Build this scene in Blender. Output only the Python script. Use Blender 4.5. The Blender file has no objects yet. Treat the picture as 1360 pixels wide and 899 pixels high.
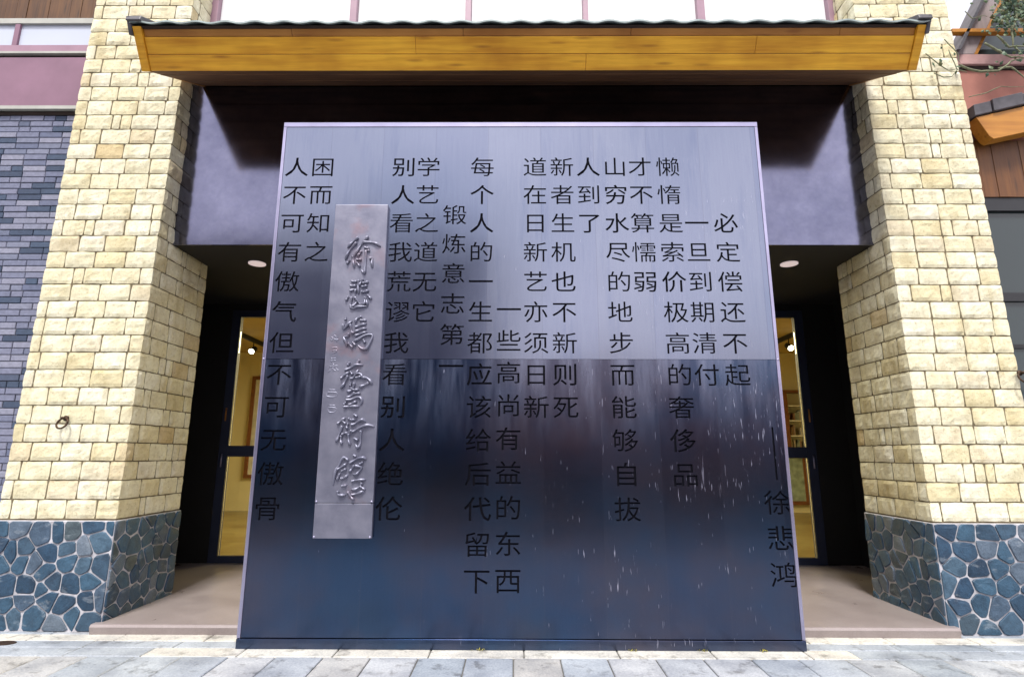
import bpy, bmesh, math, random
from mathutils import Vector, Matrix, noise
R = random.Random(7)
S = bpy.context.scene
C = S.collection
rad = math.radians

# ------------------------------------------------------------------ camera, world, sun, exposure
def make_camera():
    th, psi, roll = rad(11.66), 0.006, 0.0025
    fwd = Vector((-math.sin(psi)*math.cos(th), math.cos(psi)*math.cos(th), math.sin(th)))
    right = Vector((math.cos(psi), math.sin(psi), 0))
    up = right.cross(fwd)
    r2 = right*math.cos(roll) + up*math.sin(roll)
    u2 = -right*math.sin(roll) + up*math.cos(roll)
    cam = bpy.data.cameras.new('camera')
    cam.sensor_width = 36; cam.lens = 36*750/1360
    cam.clip_start = .05; cam.clip_end = 500
    o = bpy.data.objects.new('camera', cam); C.objects.link(o)
    m = Matrix((r2, u2, -fwd)).transposed().to_4x4()
    m.translation = (0, 0, 1.5)
    o.matrix_world = m
    S.camera = o
make_camera()

SUN_EL, SUN_AZ = rad(60), rad(186)
w = bpy.data.worlds.new('World'); S.world = w; w.use_nodes = True
nt = w.node_tree
bg = nt.nodes['Background']
sky = nt.nodes.new('ShaderNodeTexSky'); sky.sky_type = 'NISHITA'; sky.sun_disc = False
sky.sun_elevation = SUN_EL; sky.sun_rotation = SUN_AZ
sky.air_density = 1.3; sky.dust_density = 2.0
tc = nt.nodes.new('ShaderNodeTexCoord')
mp = nt.nodes.new('ShaderNodeMapping'); mp.inputs['Scale'].default_value = (1.2, 1.2, 3.0)
nz = nt.nodes.new('ShaderNodeTexNoise'); nz.inputs['Scale'].default_value = 2.0; nz.inputs['Detail'].default_value = 6
rp = nt.nodes.new('ShaderNodeValToRGB')
rp.color_ramp.elements[0].position = .24; rp.color_ramp.elements[1].position = .54
mx = nt.nodes.new('ShaderNodeMix'); mx.data_type = 'RGBA'
mx.inputs['B'].default_value = (11.2, 10.7, 11.4, 1)
L = nt.links.new
L(tc.outputs['Generated'], mp.inputs['Vector']); L(mp.outputs['Vector'], nz.inputs['Vector'])
L(nz.outputs['Fac'], rp.inputs['Fac']); L(rp.outputs['Color'], mx.inputs['Factor'])
L(sky.outputs['Color'], mx.inputs['A']); L(mx.outputs['Result'], bg.inputs['Color'])
bg.inputs['Strength'].default_value = 0.10

sl = bpy.data.lights.new('sun', 'SUN'); sl.energy = 2.9; sl.angle = rad(12); sl.color = (1, .975, .91)
so = bpy.data.objects.new('sun', sl); C.objects.link(so)
so.rotation_euler = (rad(90) - SUN_EL, 0, rad(-6))      # light comes over the camera's shoulder
so.location = (0, -20, 30)

S.view_settings.view_transform = 'Standard'; S.view_settings.look = 'None'
S.view_settings.exposure = 0.66; S.view_settings.gamma = 1
S.cycles.use_denoising = True
S.cycles.max_bounces = 8

# ------------------------------------------------------------------ helpers
def tag(o, label=None, cat=None, group=None, kind=None):
    if label: o['label'] = label
    if cat: o['category'] = cat
    if group: o['group'] = group
    if kind: o['kind'] = kind
    return o

def empty(name, loc, label, cat, group=None):
    o = bpy.data.objects.new(name, None); C.objects.link(o)
    o.location = loc; o.empty_display_size = .1
    return tag(o, label, cat, group)

class MB:
    """collects vertices and faces; build() links ONE mesh object"""
    def __init__(s): s.v = []; s.f = []; s.mi = []
    def add(s, vs, fs, mi=0):
        n = len(s.v); s.v += [tuple(p) for p in vs]
        s.f += [tuple(n+i for i in f) for f in fs]; s.mi += [mi]*len(fs)
    def box(s, x0, x1, y0, y1, z0, z1, mi=0):
        s.add([(x0,y0,z0),(x1,y0,z0),(x1,y1,z0),(x0,y1,z0),(x0,y0,z1),(x1,y0,z1),(x1,y1,z1),(x0,y1,z1)],
              [(3,2,1,0),(4,5,6,7),(0,1,5,4),(1,2,6,5),(2,3,7,6),(3,0,4,7)], mi)
    def prism_x(s, prof, x0, x1, mi=0):
        """profile of (y, z) points swept along x"""
        n = len(prof)
        s.add([(x0,y,z) for y,z in prof]+[(x1,y,z) for y,z in prof],
              [tuple(range(n-1,-1,-1)), tuple(range(n,2*n))]+[(i,(i+1)%n,n+(i+1)%n,n+i) for i in range(n)], mi)
    def prism_y(s, prof, y0, y1, mi=0):
        n = len(prof)
        s.add([(x,y0,z) for x,z in prof]+[(x,y1,z) for x,z in prof],
              [tuple(range(n)), tuple(range(2*n-1,n-1,-1))]+[((i+1)%n,i,n+i,n+(i+1)%n) for i in range(n)], mi)
    def tube(s, pts, r, seg=8, mi=0, flat=1.0):
        """tapered tube through pts; r is a number or list"""
        pts = [Vector(p) for p in pts]
        rr = r if isinstance(r, (list, tuple)) else [r]*len(pts)
        rings = []
        for i, p in enumerate(pts):
            t = (pts[min(i+1, len(pts)-1)] - pts[max(i-1, 0)]).normalized()
            a = t.cross(Vector((0, 1, 0)))
            if a.length < .05: a = t.cross(Vector((1, 0, 0)))
            a.normalize(); b = t.cross(a).normalized()
            rings.append([p + (a*math.cos(2*math.pi*k/seg) + b*math.sin(2*math.pi*k/seg)*flat)*rr[i] for k in range(seg)])
        vs = [q for ring in rings for q in ring]; fs = []
        for i in range(len(pts)-1):
            for k in range(seg):
                fs.append((i*seg+k, i*seg+(k+1)%seg, (i+1)*seg+(k+1)%seg, (i+1)*seg+k))
        fs.append(tuple(range(seg-1, -1, -1))); fs.append(tuple((len(pts)-1)*seg+k for k in range(seg)))
        s.add(vs, fs, mi)
    def build(s, name, mats, parent=None, smooth=False, bevel=0):
        me = bpy.data.meshes.new(name)
        me.from_pydata(s.v, [], s.f); me.update()
        for m in (mats if isinstance(mats, (list, tuple)) else [mats]): me.materials.append(m)
        me.polygons.foreach_set('material_index', s.mi)
        bm = bmesh.new(); bm.from_mesh(me); bmesh.ops.recalc_face_normals(bm, faces=bm.faces); bm.to_mesh(me); bm.free()
        if smooth: me.polygons.foreach_set('use_smooth', [True]*len(me.polygons))
        o = bpy.data.objects.new(name, me); C.objects.link(o)
        if parent:
            o.parent = parent; o.matrix_parent_inverse = Matrix.Translation(-parent.location)
        if bevel:
            b = o.modifiers.new('bevel', 'BEVEL'); b.width = bevel; b.segments = 2; b.limit_method = 'ANGLE'
        return o

def box(name, mat, parent, x0, x1, y0, y1, z0, z1, bevel=0):
    m = MB(); m.box(x0, x1, y0, y1, z0, z1); return m.build(name, mat, parent, bevel=bevel)

# ------------------------------------------------------------------ materials
class Mat:
    def __init__(s, name):
        s.m = bpy.data.materials.new(name); s.m.use_nodes = True
        s.nt = s.m.node_tree; s.b = s.nt.nodes['Principled BSDF']
    def n(s, t, **kw):
        x = s.nt.nodes.new(t)
        for k, v in kw.items():
            if k in x.inputs: x.inputs[k].default_value = v
            else: setattr(x, k, v)
        return x
    def l(s, a, b): s.nt.links.new(a, b)
    def coord(s, scale=(1,1,1), kind='Object'):
        t = s.n('ShaderNodeTexCoord'); mp = s.n('ShaderNodeMapping'); mp.inputs['Scale'].default_value = scale
        s.l(t.outputs[kind], mp.inputs['Vector']); return mp.outputs['Vector']
    def noise(s, scale, detail=4, rough=.55, vec=None, stretch=None):
        x = s.n('ShaderNodeTexNoise'); x.inputs['Scale'].default_value = scale
        x.inputs['Detail'].default_value = detail; x.inputs['Roughness'].default_value = rough
        s.l(vec if vec else s.coord(stretch or (1,1,1)), x.inputs['Vector']); return x.outputs['Fac']
    def ramp(s, fac, stops, interp='LINEAR'):
        r = s.n('ShaderNodeValToRGB'); cr = r.color_ramp; cr.interpolation = interp
        while len(cr.elements) < len(stops): cr.elements.new(.5)
        for e, (p, c) in zip(cr.elements, stops):
            e.position = p; e.color = (*c, 1) if len(c) == 3 else c
        s.l(fac, r.inputs['Fac']); return r.outputs['Color']
    def mix(s, fac, a, b, blend='MIX'):
        x = s.n('ShaderNodeMix'); x.data_type = 'RGBA'; x.blend_type = blend
        for v, k in ((fac, 'Factor'), (a, 'A'), (b, 'B')):
            if isinstance(v, (int, float)): x.inputs[k].default_value = v
            elif isinstance(v, tuple): x.inputs[k].default_value = (*v, 1) if len(v) == 3 else v
            else: s.l(v, x.inputs[k])
        return x.outputs['Result']
    def math(s, op, a, b=0.0, c=None):
        x = s.n('ShaderNodeMath'); x.operation = op
        for i, v in enumerate((a, b) if c is None else (a, b, c)):
            if isinstance(v, (int, float)): x.inputs[i].default_value = v
            else: s.l(v, x.inputs[i])
        return x.outputs[0]
    def island(s): return s.n('ShaderNodeNewGeometry').outputs['Random Per Island']
    def bump(s, h, strength=.3, dist=.01):
        x = s.n('ShaderNodeBump'); x.inputs['Strength'].default_value = strength; x.inputs['Distance'].default_value = dist
        s.l(h, x.inputs['Height']); s.l(x.outputs['Normal'], s.b.inputs['Normal'])
    def set(s, color=None, rough=None, metal=None, spec=None):
        for v, k in ((color, 'Base Color'), (rough, 'Roughness'), (metal, 'Metallic'), (spec, 'Specular IOR Level')):
            if v is None: continue
            if isinstance(v, (int, float)): s.b.inputs[k].default_value = v
            elif isinstance(v, tuple): s.b.inputs[k].default_value = (*v, 1)
            else: s.l(v, s.b.inputs[k])
        return s

def plain(name, col, rough=.6, metal=0, var=.25, scale=6, bump=.15):
    """a colour broken up by noise, with a little bump"""
    a = Mat(name); f = a.noise(scale, 6)
    lo = tuple(c*(1-var) for c in col); hi = tuple(min(1, c*(1+var)) for c in col)
    a.set(a.ramp(f, [(.3, lo), (.7, hi)]), rough, metal)
    if bump: a.bump(a.noise(scale*12, 4), bump, .004)
    return a.m

def island_mat(name, stops, rough=.8, nvar=.35, scale=18, bump=.5, bscale=60, metal=0, bdist=.008):
    a = Mat(name)
    base = a.ramp(a.island(), stops)
    f = a.noise(scale, 8, .65)
    dark = a.mix(1.0, base, a.ramp(f, [(.25, (1-nvar,)*3), (.7, (1.08,)*3)]), 'MULTIPLY')
    a.set(dark, rough, metal); a.bump(a.noise(bscale, 8, .7), bump, bdist)
    return a.m

M = {}
def stone_mat():
    a = Mat('yellow_split_stone')
    base = a.ramp(a.island(), [(0, (.76,.72,.52)), (.3, (.81,.785,.63)), (.55, (.77,.73,.54)), (.8, (.69,.62,.40)), (.92, (.80,.775,.64)), (1, (.58,.46,.25))])
    pits = a.noise(34, 8, .7); blot = a.noise(6, 5)
    c = a.mix(1.0, base, a.ramp(pits, [(.28, (.62,.55,.42)), (.45, (.98,.97,.95)), (.75, (1.08,1.07,1.05))]), 'MULTIPLY')
    c = a.mix(1.0, c, a.ramp(blot, [(.3, (.84,.80,.72)), (.6, (1.03,1.03,1.02))]), 'MULTIPLY')
    run = a.noise(1.0, 5, .6, stretch=(6, 6, .5))
    c = a.mix(1.0, c, a.ramp(run, [(.32, (.86,.83,.77)), (.5, (1.02,1.02,1.02))]), 'MULTIPLY')
    a.set(c, .88); a.bump(a.noise(70, 10, .75), .8, .012)
    return a.m
M['stone'] = stone_mat()
M['mortar'] = plain('dark_mortar', (.15,.12,.07), .95, scale=20)
def slate_mat():
    a = Mat('blue_rubble_stone')
    base = a.ramp(a.island(), [(0,(.018,.056,.105)),(.2,(.034,.088,.145)),(.4,(.011,.038,.078)),(.55,(.06,.115,.17)),(.7,(.015,.05,.10)),(.86,(.12,.155,.20)),(.95,(.03,.06,.09)),(.99,(.06,.085,.10)),(1,(.11,.115,.06))])
    f = a.noise(9, 9, .7); v = a.noise(5, 6, .6, stretch=(1, 1, 2.4)); g = a.noise(60, 6, .7)
    c = a.mix(1.0, base, a.ramp(f, [(.3, (.45,.5,.55)), (.5, (1,1,1)), (.72, (1.55,1.45,1.4))]), 'MULTIPLY')
    c = a.mix(a.ramp(v, [(.60, (0,0,0)), (.66, (.35,.35,.35)), (.72, (.05,.05,.05))]), c, (.30,.34,.38))
    c = a.mix(1.0, c, a.ramp(g, [(.3, (.75,)*3), (.7, (1.15,)*3)]), 'MULTIPLY')
    a.set(c, a.ramp(f, [(.3, (.42,)*3), (.7, (.7,)*3)])); a.bump(a.math('ADD', f, a.math('MULTIPLY', g, .25)), .9, .012)
    return a.m
M['slate'] = slate_mat()
M['rubble_mortar'] = plain('lavender_mortar', (.42,.41,.44), .9, scale=14, var=.3)
M['annex_brick'] = island_mat('grey_blue_brick', [(0,(.12,.14,.225)),(.2,(.18,.195,.285)),(.45,(.20,.21,.30)),(.62,(.28,.285,.37)),(.74,(.16,.18,.265)),(.76,(.045,.065,.115)),(1,(.06,.09,.15))], .8, .3, 22, .5, 70)
M['annex_mortar'] = plain('grey_mortar', (.15,.15,.18), .95, scale=30)
M['mauve'] = plain('mauve_metal_cladding', (.235,.125,.18), .5, 0, .12, 3, .05)
M['mauve_trim'] = plain('mauve_metal_trim', (.33,.20,.26), .45, 0, .1, 5, .05)
M['pale_trim'] = plain('pale_metal_trim', (.42,.42,.38), .5, .2, .1, 6, .05)
M['dark_gap'] = plain('dark_recess', (.03,.018,.015), .9)
M['black'] = plain('matt_black_wall', (.006,.006,.007), .8, 0, .2, 4, .05)

def wood_mat(name, c0, c1, knot, rough=.45, axis='x', scale=1.0):
    a = Mat(name)
    st = (.6, 9, 9) if axis == 'x' else (9, 9, .6)
    isl = a.island()
    off = a.n('ShaderNodeVectorMath'); off.operation = 'ADD'
    a.l(a.coord(st), off.inputs[0])
    cmb = a.n('ShaderNodeCombineXYZ'); a.l(a.math('MULTIPLY', isl, 37.0), cmb.inputs[0]); a.l(a.math('MULTIPLY', isl, 11.0), cmb.inputs[1])
    a.l(cmb.outputs[0], off.inputs[1])
    g = a.noise(2.2*scale, 8, .6, vec=off.outputs[0])
    base = a.ramp(g, [(.25, c0), (.7, c1)])
    st2 = (2.2, 14, 14) if axis == 'x' else (14, 14, 2.2)
    v = a.n('ShaderNodeTexVoronoi'); v.inputs['Scale'].default_value = .9; a.l(a.coord(st2), v.inputs['Vector'])
    k = a.ramp(v.outputs['Distance'], [(.0, (1,1,1)), (.22, (0,0,0))])
    base = a.mix(a.math('MULTIPLY', k, .8), base, knot)
    f2 = a.noise(1.3, 3)
    base = a.mix(1.0, base, a.ramp(f2, [(.35, (.72,.62,.5)), (.65, (1.08,1.08,1.08))]), 'MULTIPLY')
    a.set(base, rough); a.bump(g, .25, .004)
    return a.m
M['pine'] = wood_mat('varnished_pine', (.58,.24,.012), (.90,.51,.04), (.28,.09,.01))
M['pine_dark'] = wood_mat('darker_pine', (.36,.15,.03), (.46,.22,.05), (.2,.07,.02))
M['soffit_wood'] = wood_mat('brown_soffit_board', (.06,.026,.011), (.19,.085,.032), (.03,.014,.007), .75)
M['brown_wood'] = wood_mat('dark_brown_slats', (.05,.02,.008), (.15,.065,.018), (.02,.01,.005), .6, 'z')
M['barge_wood'] = wood_mat('orange_barge_board', (.34,.13,.012), (.50,.22,.03), (.16,.06,.01))
M['orange_wood'] = wood_mat('orange_brown_panel', (.085,.03,.008), (.19,.075,.016), (.03,.012,.004), .5, 'z')
M['tile'] = plain('grey_green_tile', (.27,.33,.33), .6, 0, .35, 8)
M['tile_dark'] = plain('dark_slate_tile', (.07,.065,.075), .5, 0, .35, 9)
M['iron'] = plain('rusty_iron', (.06,.035,.022), .6, .7, .4, 30)

def panel_steel(name, base, rough0, rough1, seam_streak, drips):
    """blackened steel: vertical strips, pale streaks, drips"""
    a = Mat(name)
    co = a.n('ShaderNodeTexCoord').outputs['Object']
    sx = a.n('ShaderNodeSeparateXYZ'); a.l(co, sx.inputs[0]); X, Z = sx.outputs['X'], sx.outputs['Z']
    strip = a.n('ShaderNodeTexWhiteNoise', noise_dimensions='1D')
    a.l(a.math('FLOOR', a.math('DIVIDE', a.math('ADD', X, 6.68), .494)), strip.inputs['W'])
    st = strip.outputs['Value']
    fine = a.noise(3, 8, .7, stretch=(30, 1, 1.1))
    cloud = a.noise(1.6, 6, .6)
    col = a.mix(1.0, base, a.ramp(fine, [(.3, (.94,.94,.96)), (.7, (1.03,1.03,1.02))]), 'MULTIPLY')
    col = a.mix(1.0, col, a.ramp(st, [(0, (.93,.94,.98)), (1, (1.05,1.04,1.03))]), 'MULTIPLY')
    patina = a.noise(.9, 4, .6)
    if seam_streak: col = a.mix(1.0, col, a.ramp(patina, [(.35, (.72,.95,1.12)), (.62, (1.25,.95,.88))]), 'MULTIPLY')
    if not seam_streak:                                              # rain-washed vertical stains of the upper sheet
        s0 = a.noise(1.0, 6, .65, stretch=(5.5, 1, .55))
        col = a.mix(a.ramp(s0, [(.54, (0,0,0)), (.72, (.36,.36,.36))]), col, (.11,.145,.26))
    # hairline joints between strips
    fr = a.math('FRACT', a.math('DIVIDE', a.math('ADD', X, 6.68), .494))
    line = a.math('LESS_THAN', fr, .007)
    col = a.mix(a.math('MULTIPLY', line, .35), col, (.12,.12,.16))
    rough = a.math('ADD', a.math('MULTIPLY', cloud, rough1-rough0), rough0)
    rough = a.math('ADD', rough, a.math('MULTIPLY', st, .05))
    metal = 1.0
    if seam_streak:
        # pale bluish vertical streaks, strongest at the seam, fading downward
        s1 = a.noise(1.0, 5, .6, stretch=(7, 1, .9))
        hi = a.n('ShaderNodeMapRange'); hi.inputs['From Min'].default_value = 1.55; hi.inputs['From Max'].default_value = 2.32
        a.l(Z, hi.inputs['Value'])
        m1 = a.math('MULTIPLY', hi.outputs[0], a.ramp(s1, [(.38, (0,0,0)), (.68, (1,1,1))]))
        m1 = a.math('MULTIPLY', m1, seam_streak)
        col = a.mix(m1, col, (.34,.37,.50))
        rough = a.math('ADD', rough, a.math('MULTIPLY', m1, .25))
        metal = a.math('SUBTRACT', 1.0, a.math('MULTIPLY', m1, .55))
    if drips:
        # short pale drips, thick on the right-hand side of the sheet
        d = a.noise(1.0, 2, .5, stretch=(72, 1, 7.5))
        side = a.n('ShaderNodeMapRange'); side.inputs['From Min'].default_value = -1.6; side.inputs['From Max'].default_value = 1.9
        a.l(X, side.inputs['Value'])
        patch = a.noise(1.8, 3)
        thr = a.math('SUBTRACT', .752, a.math('MULTIPLY', a.math('MULTIPLY', side.outputs[0], a.ramp(patch, [(.35,(.3,.3,.3)),(.6,(1,1,1))])), .125))
        m2 = a.n('ShaderNodeMapRange'); a.l(a.math('SUBTRACT', d, thr), m2.inputs['Value'])
        m2.inputs['From Min'].default_value = 0; m2.inputs['From Max'].default_value = .13
        d2 = a.noise(1.0, 3, .6, stretch=(38, 1, 2.6))              # long thin runs
        m3 = a.n('ShaderNodeMapRange'); a.l(a.math('SUBTRACT', d2, a.math('ADD', thr, .015)), m3.inputs['Value'])
        m3.inputs['From Min'].default_value = 0; m3.inputs['From Max'].default_value = .12; m3.inputs['To Max'].default_value = .55
        mm = a.math('MULTIPLY', a.math('MAXIMUM', m2.outputs[0], m3.outputs[0]), drips)
        col = a.mix(mm, col, (.50,.50,.62))
        rough = a.math('ADD', rough, a.math('MULTIPLY', mm, .3))
        metal = a.math('SUBTRACT', metal, a.math('MULTIPLY', mm, .8))
    a.set(col, rough, metal)
    h = a.math('ADD', a.math('MULTIPLY', a.noise(1.1, 2, .4), 1.0), a.math('MULTIPLY', fine, .006))
    a.bump(h, .35, .02)
    return a.m
M['steel_up'] = panel_steel('upper_blackened_steel', (.25,.275,.355), .12, .24, .0, .35)
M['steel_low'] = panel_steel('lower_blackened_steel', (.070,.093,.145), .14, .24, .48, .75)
M['steel_edge'] = plain('steel_edge', (.42,.40,.55), .3, .9, .12, 4, .05)
M['groove'] = plain('black_groove_paint', (.005,.005,.008), .9, 0, .2)
M['groove'].node_tree.nodes['Principled BSDF'].inputs['Specular IOR Level'].default_value = .05
def header_mat():
    a = Mat('purple_black_steel')
    c = a.noise(2.4, 8, .65); f = a.noise(14, 6, .7)
    col = a.ramp(c, [(.3, (.135,.14,.21)), (.7, (.215,.22,.31))])
    col = a.mix(1.0, col, a.ramp(f, [(.3, (.9,.9,.94)), (.6, (1.03,1.03,1.02))]), 'MULTIPLY')
    a.set(col, a.math('ADD', a.math('MULTIPLY', c, .10), .10), 1.0)
    a.bump(a.noise(1.2, 2), .25, .02)
    return a.m
M['header'] = header_mat()
def bronze():
    a = Mat('pale_cast_metal')
    c = a.noise(5, 6, .6); r = a.noise(3.2, 5)
    col = a.ramp(c, [(.3, (.18,.185,.25)), (.7, (.28,.28,.35))])
    col = a.mix(a.ramp(r, [(.58, (0,0,0)), (.72, (.5,.5,.5))]), col, (.32,.19,.20))
    a.set(col, a.math('ADD', a.math('MULTIPLY', c, .2), .33), .72)
    a.bump(a.noise(40, 6), .2, .004)
    return a.m
M['plaque'] = bronze()

def slab_mat(name, stops, rough=.6):
    a = Mat(name)
    base = a.ramp(a.island(), stops)
    f = a.noise(55, 8, .75); g = a.noise(2.5, 6, .6)
    col = a.mix(1.0, base, a.ramp(f, [(.3, (.6,.63,.68)), (.52, (1,1,1)), (.72, (1.3,1.28,1.25))]), 'MULTIPLY')
    col = a.mix(1.0, col, a.ramp(g, [(.32, (.68,.69,.72)), (.62, (1.06,1.06,1.05))]), 'MULTIPLY')
    st = a.noise(6.5, 7, .7)
    col = a.mix(1.0, col, a.ramp(st, [(.36, (.55,.54,.53)), (.46, (1,1,1))]), 'MULTIPLY')
    a.set(col, a.ramp(g, [(.3, (.42,)*3), (.7, (.75,)*3)])); a.bump(f, .4, .004)
    return a.m
M['slab'] = slab_mat('grey_blue_granite', [(0,(.28,.315,.36)),(.3,(.36,.39,.43)),(.6,(.32,.35,.395)),(.85,(.41,.42,.44)),(1,(.38,.37,.355))])
M['slab_pale'] = slab_mat('cream_granite', [(0,(.56,.53,.47)),(.5,(.60,.58,.52)),(1,(.52,.50,.46))])
M['joint'] = plain('slab_joint', (.12,.115,.105), .95, scale=20)
def step_mat():
    a = Mat('polished_brown_stone')
    c = a.noise(2.6, 7, .6); f = a.noise(80, 5, .7)
    col = a.ramp(c, [(.3, (.24,.20,.195)), (.7, (.31,.265,.26))])
    col = a.mix(1.0, col, a.ramp(f, [(.3, (.88,)*3), (.7, (1.08,)*3)]), 'MULTIPLY')
    a.set(col, a.math('ADD', a.math('MULTIPLY', c, .16), .22)); a.bump(f, .05, .002)
    return a.m
M['step'] = step_mat()
M['frame'] = plain('blue_grey_door_frame', (.022,.03,.065), .45, 0, .12, 5, .03)
M['shop_frame'] = plain('dark_shop_frame', (.012,.013,.016), .4, 0, .12, 5, .03)
def glass(name, tint=(.93,.96,.96)):
    a = Mat(name)
    t = a.n('ShaderNodeBsdfTransparent'); t.inputs['Color'].default_value = (*tint, 1)
    g = a.n('ShaderNodeBsdfGlossy'); g.inputs['Roughness'].default_value = .02
    fr = a.n('ShaderNodeFresnel'); fr.inputs['IOR'].default_value = 1.4
    ms = a.n('ShaderNodeMixShader'); a.l(fr.outputs[0], ms.inputs[0]); a.l(t.outputs[0], ms.inputs[1]); a.l(g.outputs[0], ms.inputs[2])
    a.l(ms.outputs[0], a.nt.nodes['Material Output'].inputs['Surface'])
    return a.m
M['glass'] = glass('door_glass')
def pane_mat(name, col, rough=.08):
    a = Mat(name); f = a.noise(.9, 4)
    a.set(a.ramp(f, [(.35, tuple(c*.93 for c in col)), (.65, col)]), rough); return a.m
M['white_pane'] = pane_mat('frosted_white_pane', (.80,.81,.81), .25)
M['sky_pane'] = pane_mat('painted_sky_pane', (.52,.56,.66), .1)  # pale blue stands in for the sky mirrored in the glass
M['shop_glass'] = pane_mat('dark_shop_glass', (.035,.048,.052), .06)
M['stucco'] = plain('brick_red_stucco', (.38,.16,.125), .85, 0, .1, 7, .3)
M['stucco_pale'] = plain('dusty_pink_stucco', (.42,.25,.24), .8, 0, .15, 8, .2)
M['grey_plank'] = wood_mat('weathered_mauve_plank', (.24,.20,.22), (.36,.30,.30), (.15,.12,.12), .7, 'z')
M['vine'] = plain('vine_stem', (.16,.17,.10), .8, 0, .4, 30)
def leaf_mat():
    a = Mat('vine_leaf')
    a.set(a.ramp(a.island(), [(0,(.03,.07,.04)),(.5,(.06,.11,.05)),(.85,(.10,.13,.05)),(1,(.18,.13,.05))]), .55)
    return a.m
M['leaf'] = leaf_mat()
M['moss'] = plain('yellow_moss', (.34,.30,.06), .9, 0, .3, 40)
M['asphalt'] = plain('asphalt', (.05,.05,.052), .85, 0, .25, 25)
M['opp_red'] = plain('dark_red_facade', (.62,.30,.30), .8, 0, .3, 1.2)
M['opp_grey'] = plain('slate_grey_facade', (.13,.13,.20), .8, 0, .3, 1.2)
M['hedge'] = plain('hedge_green', (.022,.038,.020), .9, 0, .4, 9)
M['room_wall'] = plain('cream_gallery_wall', (.72,.63,.38), .85, 0, .04, 2, .03)
M['room_ceil'] = plain('ochre_ceiling', (.42,.30,.10), .8, 0, .15, 1.5, .05)
M['room_floor'] = wood_mat('olive_wood_floor', (.20,.15,.05), (.30,.23,.09), (.12,.08,.03), .3)
M['frame_wood'] = plain('brown_picture_frame', (.20,.07,.025), .5, 0, .2, 12)
M['canvas'] = plain('pale_canvas', (.62,.60,.50), .9, 0, .2, 5)
M['green_canvas'] = plain('green_grey_canvas', (.30,.36,.28), .9, 0, .35, 6)
M['white_paint'] = plain('white_paint', (.75,.72,.62), .6, 0, .05, 4, .03)
M['books'] = island_mat('book_spines', [(0,(.5,.45,.35)),(.3,(.3,.12,.06)),(.6,(.62,.6,.5)),(1,(.2,.25,.2))], .7)
def lamp_mat(name, col, s):
    a = Mat(name); a.b.inputs['Emission Color'].default_value = (*col, 1); a.b.inputs['Emission Strength'].default_value = s
    a.set(col, .5); return a.m
M['bulb'] = lamp_mat('lit_bulb', (1,.9,.65), 14)
M['downlight'] = lamp_mat('downlight_disc', (.80,.66,.66), .35)

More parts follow.
